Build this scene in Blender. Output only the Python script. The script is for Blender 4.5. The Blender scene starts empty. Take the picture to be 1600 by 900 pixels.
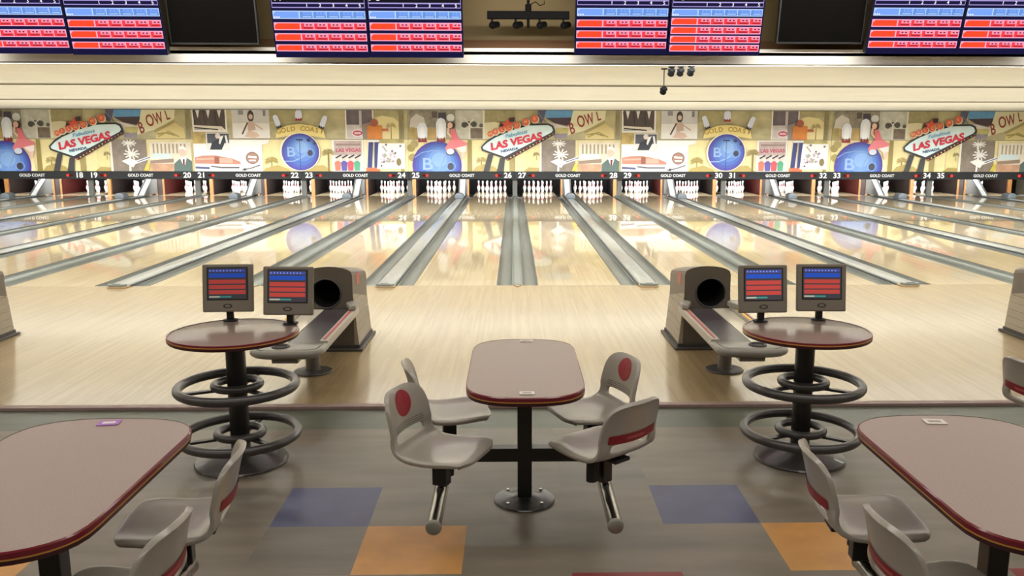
import bpy, bmesh, math, random
from mathutils import Matrix, Vector
random.seed(7)
S = bpy.context.scene
COL = S.collection
PI = math.pi
R = math.radians

# ------------------------------------------------------------------ helpers
def lin(c, k=1.):
    return tuple(k*((v/255/12.92) if v/255 <= .04045 else ((v/255+.055)/1.055)**2.4) for v in c[:3])

MATS = {}
def mat(name, rgb=(128,128,128), rough=.5, metal=0., coat=0., coat_rough=.05, emit=0., noise=0., scale=20., stretch=(1,1,1), spec=.5, bump=0., k=1.):
    if name in MATS: return MATS[name]
    m = bpy.data.materials.new(name); m.use_nodes = True
    nt = m.node_tree; b = nt.nodes['Principled BSDF']
    c = lin(rgb, k)
    b.inputs['Base Color'].default_value = (*c, 1)
    b.inputs['Roughness'].default_value = rough
    b.inputs['Metallic'].default_value = metal
    b.inputs['Coat Weight'].default_value = coat
    b.inputs['Coat Roughness'].default_value = coat_rough
    b.inputs['Specular IOR Level'].default_value = spec
    if emit:
        b.inputs['Emission Color'].default_value = (*c, 1)
        b.inputs['Emission Strength'].default_value = emit
        b.inputs['Base Color'].default_value = (.002,.002,.002,1); b.inputs['Specular IOR Level'].default_value = .05
    if noise or bump:
        tc = nt.nodes.new('ShaderNodeTexCoord'); mp = nt.nodes.new('ShaderNodeMapping')
        mp.inputs['Scale'].default_value = stretch
        nz = nt.nodes.new('ShaderNodeTexNoise'); nz.inputs['Scale'].default_value = scale; nz.inputs['Detail'].default_value = 5
        nt.links.new(tc.outputs['Object'], mp.inputs[0]); nt.links.new(mp.outputs[0], nz.inputs['Vector'])
        if noise:
            rp = nt.nodes.new('ShaderNodeValToRGB')
            rp.color_ramp.elements[0].position = .3; rp.color_ramp.elements[1].position = .7
            rp.color_ramp.elements[0].color = (*[x*(1-noise) for x in c], 1)
            rp.color_ramp.elements[1].color = (*[min(1,x*(1+noise)) for x in c], 1)
            nt.links.new(nz.outputs['Fac'], rp.inputs[0]); nt.links.new(rp.outputs[0], b.inputs['Base Color'])
        if bump:
            bp = nt.nodes.new('ShaderNodeBump'); bp.inputs['Strength'].default_value = bump; bp.inputs['Distance'].default_value = .002
            nt.links.new(nz.outputs['Fac'], bp.inputs['Height']); nt.links.new(bp.outputs[0], b.inputs['Normal'])
    MATS[name] = m
    return m

def wood(name, cols, strip, length, rough, coat, coat_rough):
    m = bpy.data.materials.new(name); m.use_nodes = True
    nt = m.node_tree; b = nt.nodes['Principled BSDF']; N = nt.nodes.new; L = nt.links.new
    g = N('ShaderNodeNewGeometry'); sp = N('ShaderNodeSeparateXYZ'); L(g.outputs['Position'], sp.inputs[0])
    def mth(op, a, v=None):
        n = N('ShaderNodeMath'); n.operation = op
        if hasattr(a, 'links'): L(a, n.inputs[0])
        else: n.inputs[0].default_value = a
        if v is not None:
            if hasattr(v, 'links'): L(v, n.inputs[1])
            else: n.inputs[1].default_value = v
        return n.outputs[0]
    fx = mth('FLOOR', mth('DIVIDE', sp.outputs[0], strip))
    w1 = N('ShaderNodeTexWhiteNoise'); w1.noise_dimensions = '1D'; L(fx, w1.inputs['W'])
    fy = mth('FLOOR', mth('ADD', mth('DIVIDE', sp.outputs[1], length), mth('MULTIPLY', w1.outputs['Value'], 7.)))
    cb = N('ShaderNodeCombineXYZ'); L(fx, cb.inputs[0]); L(fy, cb.inputs[1])
    w2 = N('ShaderNodeTexWhiteNoise'); w2.noise_dimensions = '3D'; L(cb.outputs[0], w2.inputs['Vector'])
    mp = N('ShaderNodeMapping'); mp.inputs['Scale'].default_value = (60, 1.2, 1); L(g.outputs['Position'], mp.inputs[0])
    nz = N('ShaderNodeTexNoise'); nz.inputs['Scale'].default_value = 1.; nz.inputs['Detail'].default_value = 4; L(mp.outputs[0], nz.inputs['Vector'])
    f = mth('ADD', mth('MULTIPLY', w2.outputs['Value'], .6), mth('MULTIPLY', nz.outputs['Fac'], .4))
    rp = N('ShaderNodeValToRGB'); e = rp.color_ramp.elements
    e[0].position = .2; e[1].position = .8
    e[0].color = (*lin(cols[0]), 1); e[1].color = (*lin(cols[1]), 1)
    L(f, rp.inputs[0]); L(rp.outputs[0], b.inputs['Base Color'])
    b.inputs['Roughness'].default_value = rough
    b.inputs['Coat Weight'].default_value = coat; b.inputs['Coat Roughness'].default_value = coat_rough; b.inputs['Coat IOR'].default_value = 1.75
    MATS[name] = m
    return m

class MB:
    """collects shapes; build() links them as ONE mesh object"""
    def __init__(s): s.bm = bmesh.new(); s.mats = []
    def mi(s, m):
        if m not in s.mats: s.mats.append(m)
        return s.mats.index(m)
    def _fin(s, vs, m, M=None):
        if M is not None:
            for v in vs: v.co = M @ v.co
        i = s.mi(m)
        for f in {f for v in vs for f in v.link_faces}: f.material_index = i
    def box(s, lo, hi, m, bev=0., M=None, seg=2):
        r = bmesh.ops.create_cube(s.bm, size=1.)
        vs = r['verts']
        c = [(a+b)/2 for a, b in zip(lo, hi)]; d = [b-a for a, b in zip(lo, hi)]
        for v in vs: v.co = Vector([c[i]+v.co[i]*d[i] for i in range(3)])
        i = s.mi(m)
        for f in {f for v in vs for f in v.link_faces}: f.material_index = i
        if bev:
            es = list({e for v in vs for e in v.link_edges})
            r = bmesh.ops.bevel(s.bm, geom=es, offset=bev, segments=seg, affect='EDGES', profile=.5)
            vs = [v for v in r['verts']]
            fs = set(r['faces'])
            for v in vs: fs |= set(v.link_faces)
            for f in fs: f.material_index = i
            vs = list({v for f in fs for v in f.verts})
        if M is not None:
            for v in vs: v.co = M @ v.co
        return s
    def cyl(s, p0, p1, r0, m, r1=None, n=24, cap=True):
        p0, p1 = Vector(p0), Vector(p1); r1 = r0 if r1 is None else r1
        d = p1-p0; q = d.to_track_quat('Z', 'Y').to_matrix().to_4x4()
        rr = bmesh.ops.create_cone(s.bm, cap_ends=cap, segments=n, radius1=r0, radius2=max(r1, 1e-5), depth=d.length)
        s._fin(rr['verts'], m, Matrix.Translation((p0+p1)/2) @ q)
        return s
    def ball(s, c, r, m, sc=(1,1,1), u=20, v=12):
        rr = bmesh.ops.create_uvsphere(s.bm, u_segments=u, v_segments=v, radius=r)
        s._fin(rr['verts'], m, Matrix.Translation(c) @ Matrix.Diagonal((*sc, 1)))
        return s
    def lathe(s, prof, m, c=(0,0,0), n=32, mfun=None):
        rings = []
        for (r, z) in prof:
            if r < 1e-6: rings.append([s.bm.verts.new((c[0], c[1], c[2]+z))])
            else: rings.append([s.bm.verts.new((c[0]+r*math.cos(2*PI*k/n), c[1]+r*math.sin(2*PI*k/n), c[2]+z)) for k in range(n)])
        for j in range(len(rings)-1):
            a, b = rings[j], rings[j+1]
            mm = mfun(j) if mfun else m
            i = s.mi(mm)
            for k in range(n):
                k2 = (k+1) % n
                if len(a) == 1 and len(b) == 1: continue
                if len(a) == 1: f = [a[0], b[k2], b[k]]
                elif len(b) == 1: f = [a[k], a[k2], b[0]]
                else: f = [a[k], a[k2], b[k2], b[k]]
                f = s.bm.faces.new(f); f.material_index = i
        return s
    def torus(s, c, Rr, r, m, n=48, k=12, sz=1.):
        return s.tube([(c[0]+Rr*math.cos(2*PI*a/n), c[1]+Rr*math.sin(2*PI*a/n), c[2]) for a in range(n)], r, m, k=k, closed=True)
    def tube(s, pts, r, m, k=12, closed=False):
        pts = [Vector(p) for p in pts]; n = len(pts); rings = []
        up = Vector((0,0,1))
        for i, p in enumerate(pts):
            if closed: t = pts[(i+1) % n]-pts[i-1]
            else: t = pts[min(i+1, n-1)]-pts[max(i-1, 0)]
            t.normalize()
            a = up if abs(t.dot(up)) < .95 else Vector((1,0,0))
            x = t.cross(a).normalized(); y = x.cross(t)
            rr = r[i] if isinstance(r, (list, tuple)) else r
            rings.append([s.bm.verts.new(p + x*rr*math.cos(2*PI*j/k) + y*rr*math.sin(2*PI*j/k)) for j in range(k)])
        i_ = s.mi(m)
        for i in range(n if closed else n-1):
            a, b = rings[i], rings[(i+1) % n]
            for j in range(k):
                f = s.bm.faces.new([a[j], a[(j+1) % k], b[(j+1) % k], b[j]]); f.material_index = i_
        if not closed:
            for rg in (rings[0], rings[-1]):
                f = s.bm.faces.new(rg); f.material_index = i_
        return s
    def prism(s, poly, d0, d1, m, axis='z', bev=0.):
        """extrude a 2D polygon. axis z: (x,y) poly; axis y: (x,z) poly; axis x: (y,z) poly"""
        def P(p, d): return {'z': (p[0], p[1], d), 'y': (p[0], d, p[1]), 'x': (d, p[0], p[1])}[axis]
        a = [s.bm.verts.new(P(p, d0)) for p in poly]; b = [s.bm.verts.new(P(p, d1)) for p in poly]
        fs = [s.bm.faces.new(a), s.bm.faces.new(b[::-1])]
        n = len(poly)
        for i in range(n): fs.append(s.bm.faces.new([a[i], b[i], b[(i+1) % n], a[(i+1) % n]]))
        i_ = s.mi(m)
        for f in fs: f.material_index = i_
        bmesh.ops.recalc_face_normals(s.bm, faces=fs)
        if bev:
            es = list({e for f in fs[:2] for e in f.edges})
            r = bmesh.ops.bevel(s.bm, geom=es, offset=bev, segments=2, affect='EDGES', profile=.5)
            for f in r['faces']: f.material_index = i_
        return s
    def flat(s, poly, y, m):
        """flat polygon in an x-z plane, facing -y"""
        ar = sum(poly[i][0]*poly[(i+1) % len(poly)][1]-poly[(i+1) % len(poly)][0]*poly[i][1] for i in range(len(poly)))
        if ar < 0: poly = poly[::-1]
        f = s.bm.faces.new([s.bm.verts.new((p[0], y, p[1])) for p in poly]); f.material_index = s.mi(m)
        f.normal_update()
        if len(poly) > 4: bmesh.ops.triangulate(s.bm, faces=[f])
        return s
    def rect(s, x0, z0, x1, z1, y, m): return s.flat([(x0,z0),(x1,z0),(x1,z1),(x0,z1)], y, m)
    def disc(s, x, z, rx, y, m, rz=None, n=28, clip=None):
        rz = rz or rx
        p = [(x+rx*math.cos(2*PI*k/n), z+rz*math.sin(2*PI*k/n)) for k in range(n)]
        if clip is not None: p = [(a, max(b, clip)) for a, b in p]
        return s.flat(p, y, m)
    def text(s, body, x, z, size, y, m, rot=0., sx=1., shear=0., bold=.0, M=None, align='CENTER'):
        cu = bpy.data.curves.new('t', 'FONT'); cu.body = body; cu.size = size; cu.align_x = align; cu.align_y = 'CENTER'
        cu.shear = shear; cu.offset = bold; cu.resolution_u = 3
        ob = bpy.data.objects.new('t', cu); COL.objects.link(ob)
        dg = bpy.context.evaluated_depsgraph_get()
        me = bpy.data.meshes.new_from_object(ob.evaluated_get(dg))
        bpy.data.objects.remove(ob); bpy.data.curves.remove(cu)
        n0 = len(s.bm.verts)
        s.bm.from_mesh(me); bpy.data.meshes.remove(me)
        s.bm.verts.ensure_lookup_table()
        vs = s.bm.verts[n0:]
        T = Matrix.Translation((x, y, z)) @ Matrix.Rotation(-rot, 4, 'Y') @ Matrix.Rotation(PI/2, 4, 'X') @ Matrix.Diagonal((sx, 1, 1, 1))
        s._fin(vs, m, (M @ T) if M is not None else T)
        return s
    def build(s, name, parent=None, smooth=False, loc=None):
        me = bpy.data.meshes.new(name)
        s.bm.normal_update()
        s.bm.to_mesh(me); s.bm.free()
        for m in s.mats: me.materials.append(m)
        if smooth:
            me.polygons.foreach_set('use_smooth', [True]*len(me.polygons))
            me.set_sharp_from_angle(angle=R(38))
        o = bpy.data.objects.new(name, me); COL.objects.link(o)
        if parent is not None: o.parent = parent
        if loc is not None: o.location = loc
        return o

def tag(o, label, cat, group=None):
    o['label'] = label; o['category'] = cat; o['kind'] = 'thing'
    if group: o['group'] = group
    return o
def thing(name, label, cat, loc=(0,0,0), rot=(0,0,0), group=None):
    o = bpy.data.objects.new(name, None); COL.objects.link(o)
    o.empty_display_size = .1; o.location = loc; o.rotation_euler = rot
    return tag(o, label, cat, group)
def struct(o): o['kind'] = 'structure'; return o
KIDS = {}
def kids(o): return [c for c in bpy.data.objects if c.parent is o]
def dup(root, loc=None, label=None, rot=None, group=None):
    def cp(o, par):
        c = o.copy(); COL.objects.link(c)
        if par is not None: c.parent = par
        for ch in kids(o): cp(ch, c)
        return c
    r = cp(root, None)
    if loc is not None: r.location = loc
    if rot is not None: r.rotation_euler = rot
    if label: r['label'] = label
    if group: r['group'] = group
    return r

# ------------------------------------------------------------------ materials
M_app = wood('approach maple', [(148,126,89),(166,144,104)], .024, .9, .36, 1., .14)
M_lane = wood('lane maple', [(180,160,124),(197,179,145)], .027, 1.6, .35, 1., .035)
M_cream = mat('cream ceiling paint', (236,238,236), .75, noise=.03, scale=1.2)
M_fascia = mat('cream fascia paint', (243,241,234), .6)
M_tan = mat('tan wall paint', (112,96,64), .8, noise=.08, scale=1.)
M_brown = mat('brown band paint', (104,70,36), .7)
M_gap = mat('joint shadow grey', (120,112,92), .8)
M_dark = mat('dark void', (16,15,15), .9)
M_ceil = mat('concourse ceiling', (150,140,122), .9)
M_wall = mat('side wall paint', (180,168,140), .85)
M_black = mat('black steel', (24,23,23), .35, spec=.5, coat=.2)
M_blackm = mat('matte black plastic', (20,20,22), .5)
M_jet = mat('jet black paint', (6,6,6), .7, spec=.1)
M_ring = mat('dark ring enamel', (58,54,52), .38, coat=.3, noise=.12, scale=30)
M_chrome = mat('worn chrome', (176,172,165), .22, metal=1., noise=.1, scale=40)
M_steel = mat('brushed gutter steel', (112,116,111), .34, metal=.5, noise=.18, scale=3, stretch=(8,.4,1))
M_gdark = mat('gutter edge dark', (48,50,50), .5)
M_cap = mat('light return cap', (138,140,134), .3, noise=.16, scale=14, stretch=(1,.35,1), coat=.4)
M_capn = mat('grey divider cap', (100,105,99), .35, noise=.1, scale=6)
M_pod = mat('cap end brown', (150,128,98), .5)
M_shell = mat('warm grey chair shell', (160,154,143), .34, coat=.5, coat_rough=.15, noise=.05, scale=9)
M_red = mat('chair red emblem', (150,38,52), .4, noise=.2, scale=60)
M_redb = mat('chair red strip', (140,30,40), .4)
M_redl = mat('strip faded lettering', (176,84,88), .5)
M_lam = mat('mauve grey laminate', (164,146,136), .34, noise=.06, scale=120)
M_lamd = mat('brown laminate', (142,124,114), .22, noise=.06, scale=120)
M_edge = mat('maroon table edge', (112,22,38), .3, coat=.5)
M_gold = mat('gold edge line', (196,140,60), .4)
M_edgeb = mat('dark maroon edge', (60,16,24), .4)
M_card = mat('white card', (226,222,214), .6)
M_cardp = mat('purple card', (176,120,200), .6)
M_hood = mat('taupe hood plastic', (96,88,77), .42, noise=.05, scale=8)
M_hoodl = mat('light taupe hood plastic', (150,140,122), .45, noise=.05, scale=8)
M_skid = mat('dark base skid', (62,58,54), .5)
M_rack = mat('grey rack plastic', (132,128,118), .35, coat=.3)
M_rackd = mat('dark rack ramp', (64,58,60), .3)
M_rackl = mat('pale rack tray', (206,200,182), .16, coat=.5)
M_rail = mat('grey rail', (168,162,150), .35)
M_pink = mat('faded red rail stripe', (176,82,78), .45)
M_yel = mat('yellow rail stripe', (206,166,48), .45)
M_mar = mat('maroon rail stripe', (122,30,40), .45)
M_mon = mat('console housing', (118,110,98), .5)
M_monb = mat('console bezel dark', (40,38,36), .4)
M_pin = mat('pin white', (246,242,238), .3, coat=.5)
M_pinr = mat('pin red stripe', (196,30,60), .35)
M_kick = mat('kickback dark', (34,22,18), .6)
M_kickm = mat('kickback maroon', (72,17,11), .6)
M_kickg = mat('kickback golden wood', (128,86,42), .5, noise=.2, scale=25, stretch=(1,1,.2))
M_post = mat('grey masking post', (98,98,92), .6, k=.75)
M_ramp = mat('pale lift ramp', (206,208,206), .35)
M_rampg = mat('grey lift side', (104,106,104), .5, k=.75)
M_hump = mat('blue grey hump', (116,124,130), .5, k=.45)
M_strip = mat('number strip charcoal', (44,46,48), .6, k=.5, spec=.3)
M_white = mat('sign white', (236,236,232), .5, k=.75)
M_tv = mat('tv black glass', (9,9,9), .12)
M_trim = mat('mauve edge nosing', (140,118,112), .45, noise=.1, scale=20)
M_redlit = mat('red indicator lit', (255,70,50), emit=1.2)
M_reddim = mat('red indicator dim', (120,14,18), emit=.6)

# ------------------------------------------------------------------ room
PAIR = 3.36
YM = 16.54          # front of the masking units
def lane_x(k): return (PAIR*k+.8, PAIR*k+2.56)

TILE = [mat('tile warm grey', (118,109,95), .36, noise=.2, scale=3, stretch=(.5,2.2,1)),
        mat('tile grey', (110,103,91), .36, noise=.2, scale=3.4, stretch=(.5,2.2,1)),
        mat('tile green', (88,92,78), .38, noise=.12, scale=4, stretch=(.5,2,1)),
        mat('tile blue', (68,72,104), .38, noise=.14, scale=6),
        mat('tile orange', (196,142,74), .38, noise=.12, scale=6),
        mat('tile red', (128,38,40), .38, noise=.12, scale=6)]
b = MB()
def ty(j): return -5.41-.4785*j
for j in range(-1, 18):
    y1, y0 = (ty(j) if j >= 0 else -4.93), ty(j+1)
    for i in range(-37, 38):
        x0 = -.285+.49*i
        m = TILE[0] if (i*7+j*13) % 5 else TILE[1]
        if j == -1: m = TILE[2]
        elif j % 8 == 2 and i % 4 == 2: m = TILE[3]
        elif j % 8 == 3 and i % 4 == 3: m = TILE[4]
        elif j % 8 == 4 and i % 4 == 1: m = TILE[5]
        f = b.bm.faces.new([b.bm.verts.new(p) for p in ((x0,y0,-.02),(x0+.49,y0,-.02),(x0+.49,y1,-.02),(x0,y1,-.02))])
        f.material_index = b.mi(m)
bmesh.ops.remove_doubles(b.bm, verts=b.bm.verts, dist=1e-4)
struct(b.build('floor_concourse'))
b = MB(); b.box((-18.2,-4.93,-.2), (18.2,0,0), M_app); struct(b.build('floor_approach'))
b = MB(); b.box((-18.2,-5.0,-.02), (18.2,-4.931,.004), M_trim, .003); struct(b.build('trim_1'))
b = MB(); b.box((-18.2,0,-.25), (18.2,20.3,-.13), M_dark); struct(b.build('floor_lanes'))

# ceiling over the lanes: sawtooth panels, each with a lip that hides a light pocket
zb = 2.725
def zc(y): return zb-.02*(y+.66)/17.2
seams = [-.66, 3.55, 9.45, 16.56]
b = MB()
LIP = .03
for a, c in zip(seams[:-1], seams[1:]):
    b.box((-18.2, a+.32, zc(a)), (18.2, c, zc(a)+.04), M_cream)
    b.box((-18.2, a-.03, zc(a)+.085), (18.2, a+.36, zc(a)+.12), M_cream)     # pocket roof
    if c < 16: b.box((-18.2, c-.02, zc(a)-LIP), (18.2, c, zc(a)+.085), M_cream); b.box((-18.2, c-.024, zc(a)-LIP-.001), (18.2, c-.02, zc(a)-LIP+.016), M_gap)
struct(b.build('ceiling_lanes'))
b = MB()
b.box((-18.2,-.69,2.70), (18.2,-.66,2.885), M_fascia, .004)
b.box((-18.2,-.694,2.699), (18.2,-.69,2.716), M_gap)
b.box((-18.2,-.67,2.85), (18.2,-.4,2.885), M_fascia)
b.box((-18.2,-.45,2.886), (18.2,-.40,2.985), M_brown)
b.box((-18.2,-.44,2.985), (18.2,-.40,3.72), M_tan)
b.box((-18.2,-.46,2.985), (18.2,-.441,3.0), M_brown)
struct(b.build('wall_bulkhead'))
b = MB(); b.box((-18.2,-14.2,3.7), (18.2,-.4,3.8), M_ceil); struct(b.build('ceiling_concourse'))
for nm, x0, x1 in (('wall_left',-18.3,-18.2), ('wall_right',18.2,18.3)):
    b = MB(); b.box((x0,-14.2,-.25), (x1,20.3,3.8), M_wall); struct(b.build(nm))
b = MB(); b.box((-18.3,-14.3,-.25), (18.3,-14.2,3.8), M_wall); struct(b.build('wall_front'))
b = MB(); b.box((-18.3,19.95,-.25), (18.3,20.3,3.8), M_dark); struct(b.build('wall_back'))
b = MB(); b.box((-18.3,16.62,2.7), (18.3,20.3,2.8), M_dark); struct(b.build('ceiling_pits'))

# ------------------------------------------------------------------ lanes, gutters, pins
def lane_no(k): return 27+2*k
lane_proto = None
for k in range(-5, 5):
    for s, x in enumerate(lane_x(k)):
        n = lane_no(k)+s
        if lane_proto is None:
            b = MB(); b.box((-.532,0.002,-.12), (.532,19.25,0), M_lane)
            lane_proto = tag(b.build('bowling_lane'), '', 'bowling lane', 'polished maple lanes')
            o = lane_proto
        else: o = dup(lane_proto)
        o.location = (x, 0, 0); o['label'] = f'polished maple bowling lane running to the pins under number {n}'

def gutter(name, xa, xb, par, ylo=0.003, yhi=17.4):
    w = xb-xa; c = (xa+xb)/2; n = 10; t = .006
    pts = [(xa, -.002), (xa+.012, -.004)]
    r = w/2-.014
    for i in range(n+1):
        a = PI+PI*i/n
        pts.append((c+r*math.cos(a), -.010+.075*math.sin(a)))
    pts += [(xb-.012, -.004), (xb, -.002)]
    b = MB()
    poly = pts+[(xb, -.11), (xa, -.11)]
    b.prism(poly, ylo, yhi, M_steel, 'y')
    return b.build(name, par, True)

nar = None
for k in range(-5, 6):
    if nar is None:
        nar = thing('gutter_divider', '', 'lane gutter', (0,0,0), group='narrow gutter dividers')
        for s in (-1, 1):
            xa, xb = sorted((s*.06, s*.266))
            gutter('gutter', xa, xb, nar)
            b = MB(); b.box((min(s*.266,s*(.266-.0065)),.003,-.02), (max(s*.266,s*(.266-.0065)),17.3,.0012), M_gdark); b.build('edge_strip', nar)
        b = MB(); b.prism([(-.058,-.1),(.058,-.1),(.058,.004),(.04,.016),(-.04,.016),(-.058,.004)], -.02, 17.3, M_capn, 'y')
        b.build('divider_cap', nar)
        b = MB(); b.prism([(-.045,-.021),(.045,-.021),(.012,-.13),(-.012,-.13)], .0015, .014, M_pod, 'z'); b.build('cap_tip', nar)
        o = nar
    else: o = dup(nar)
    o.location = (PAIR*k, 0, 0)
    o['label'] = f'narrow steel gutter divider between lanes {lane_no(k)-1} and {lane_no(k)}'
wid = None
for k in range(-5, 5):
    if wid is None:
        wid = thing('ball_return_divider', '', 'lane gutter', group='wide dividers with return caps')
        for s in (-1, 1):
            xa, xb = sorted((s*.135, s*.346))
            gutter('gutter', xa, xb, wid)
            b = MB(); b.box((min(s*.346,s*(.346-.0065)),.003,-.02), (max(s*.346,s*(.346-.0065)),17.3,.0012), M_gdark); b.build('edge_strip', wid)
        b = MB()
        b.prism([(-.133,-.1),(.133,-.1),(.133,.012),(.12,.022),(-.12,.022),(-.133,.012)], -.02, 16.6, M_gdark, 'y')
        b.build('cap_base', wid)
        b = MB()
        b.prism([(-.112,.0225),(.112,.0225),(.10,.036),(.06,.044),(-.06,.044),(-.10,.036)], -.1, 16.6, M_cap, 'y')
        b.build('return_cap', wid, True)
        b = MB()
        pl = [(-.125,-.021),(.125,-.021),(.122,-.14),(.09,-.175),(-.09,-.175),(-.122,-.14)]
        b.prism(pl, .002, .02, M_pod, 'z', .003)
        b.prism([(p[0]*.92, p[1]-.0 if p[1] < -.1 else -.101) for p in pl], .0205, .05, M_capn, 'z', .006)
        b.box((-.05,-.15,.05), (.05,-.135,.054), M_gdark)
        b.build('cap_end', wid, True)
        o = wid
    else: o = dup(wid)
    o.location = (PAIR*k+1.68, 0, 0)
    o['label'] = f'wide divider with pale raised return cap between lanes {lane_no(k)} and {lane_no(k)+1}'

# lift ramps and humps at the far end of the wide dividers
b = MB()
rp = thing('ball_lift_ramp', '', 'ball return ramp', group='ball lift ramps')
b.prism([(16.45,.046),(16.5,.046),(17.35,.62),(17.3,.66)], -.085, .085, M_ramp, 'x'); b.build('ramp_plate', rp)
for s in (-1, 1):
    b = MB(); xa, xb = sorted((s*.086, s*.125))
    b.prism([(16.42,.046),(17.38,.046),(17.38,.68),(17.28,.68)], xa, xb, M_rampg, 'x'); b.build('side_plate', rp)
b = MB(); prof = [(-.13,.046)]+[(.13*math.cos(a), .13+.085*math.sin(a)) for a in [PI-PI*i/12 for i in range(13)]]+[(.13,.046)]
b.prism(prof, 14.9, 15.25, M_hump, 'y', .012)
hp = tag(b.build('return_hump', None, True), '', 'ball return cover', 'grey humps on the return caps')
for k in range(-5, 5):
    a, c = (rp, hp) if k == -5 else (dup(rp), dup(hp))
    n = lane_no(k)
    a.location = c.location = (PAIR*k+1.68, 0, 0)
    a['label'] = f'pale slanted ball lift ramp under the sign between lanes {n} and {n+1}'
    c['label'] = f'blue grey arched hump on the cap between lanes {n} and {n+1}'

# kickbacks and posts
kb = None
for k2 in range(-10, 11):
    x = 1.68*k2; wide = k2 % 2 != 0
    t = thing('kickback_panel', f'golden edged pin deck side partition ' + (f'between lanes {lane_no((k2-1)//2)} and {lane_no((k2-1)//2)+1}' if wide else f'between lanes {lane_no(k2//2)-1} and {lane_no(k2//2)}'), 'partition', (x,0,0), group='pin deck partitions')
    w = .12 if wide else .045
    red = k2 in (-7, -9, 3, 5, 7) 
    b = MB(); b.box((-w,18.02,-.1), (w,19.9,1.0), M_kickm if red else M_kick); b.build('side_wall', t)
    b = MB(); b.box((-w-.012,17.93,-.1), (w+.012,18.0195,1.0), M_kickg if not wide else M_kick, .004); b.build('front_edge', t)
    if wide:
        for q in (-1, 1):
            b = MB(); b.box((q*w-.03,17.9,-.1), (q*w+.03,17.9295,1.0), M_kickg, .004); b.build('front_post', t)
    if not wide:
        b = MB(); b.box((-.075,16.70,.0165), (.075,16.78,.548), M_post, .004)
        tag(b.build('masking_post', loc=(x,0,0)), f'grey upright post under the sign between numbers {lane_no(k2//2)-1} and {lane_no(k2//2)}', 'post', 'grey posts under the number signs')

PIN = [(0,0),(.0258,0),(.0286,.006),(.036,.035),(.0495,.075),(.058,.105),(.0605,.1145),(.0575,.145),(.048,.18),(.036,.21),(.0275,.235),(.0235,.252),(.0228,.262),(.0235,.275),(.0265,.3),(.0305,.325),(.0323,.343),(.030,.36),(.0235,.373),(.012,.3795),(0,.381)]
b = MB()
b.lathe(PIN, M_pin, n=20, mfun=lambda j: M_pinr if j in (9, 11) else M_pin)
pin0 = tag(b.build('bowling_pin', None, True), '', 'bowling pin', 'bowling pins')
rows = [(0, ['single front']), (1, ['second row left','second row right']), (2, ['third row left','third row middle','third row right']),
        (3, ['back row far left','back row inner left','back row inner right','back row far right'])]
first = True
for k in range(-5, 5):
    for s, x in enumerate(lane_x(k)):
        n = lane_no(k)+s
        for r, names in rows:
            for q, nm in enumerate(names):
                o = pin0 if first else pin0.copy()
                if not first: COL.objects.link(o)
                first = False
                o.location = (x+(q-r/2)*.3048, 18.29+r*.264, .0005)
                o['label'] = f'white bowling pin, {nm} of the rack under number {n}'

# ------------------------------------------------------------------ lane number signs
for k in range(-5, 5):
    n = lane_no(k); cx = PAIR*k+1.68
    t = thing('lane_number_sign', f'charcoal overhead sign strip reading {n} GOLD COAST {n+1}', 'sign', (cx, YM, 0), group='lane number signs')
    b = MB(); b.box((-1.679,-.05,.55), (1.679,.03,.79), M_strip, .006); b.build('board', t)
    for s in (-1, 1):
        b = MB(); b.text(str(n if s < 0 else n+1), s*1.455, .665, .23, -.053, M_white, bold=.006, sx=1.08); b.build('number', t)
        b = MB()
        b.disc(s*1.10, .665, .045, -.053, M_redlit); b.rect(s*1.17-.05, .635, s*1.17+.05, .695, -.0525, M_reddim); b.disc(s*1.23,.665,.035,-.053,M_reddim)
        b.build('indicator_lamp', t)
    b = MB(); b.text('GOLD COAST', 0, .665, .125, -.053, M_white, sx=1., bold=.003); b.build('lettering', t)

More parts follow.
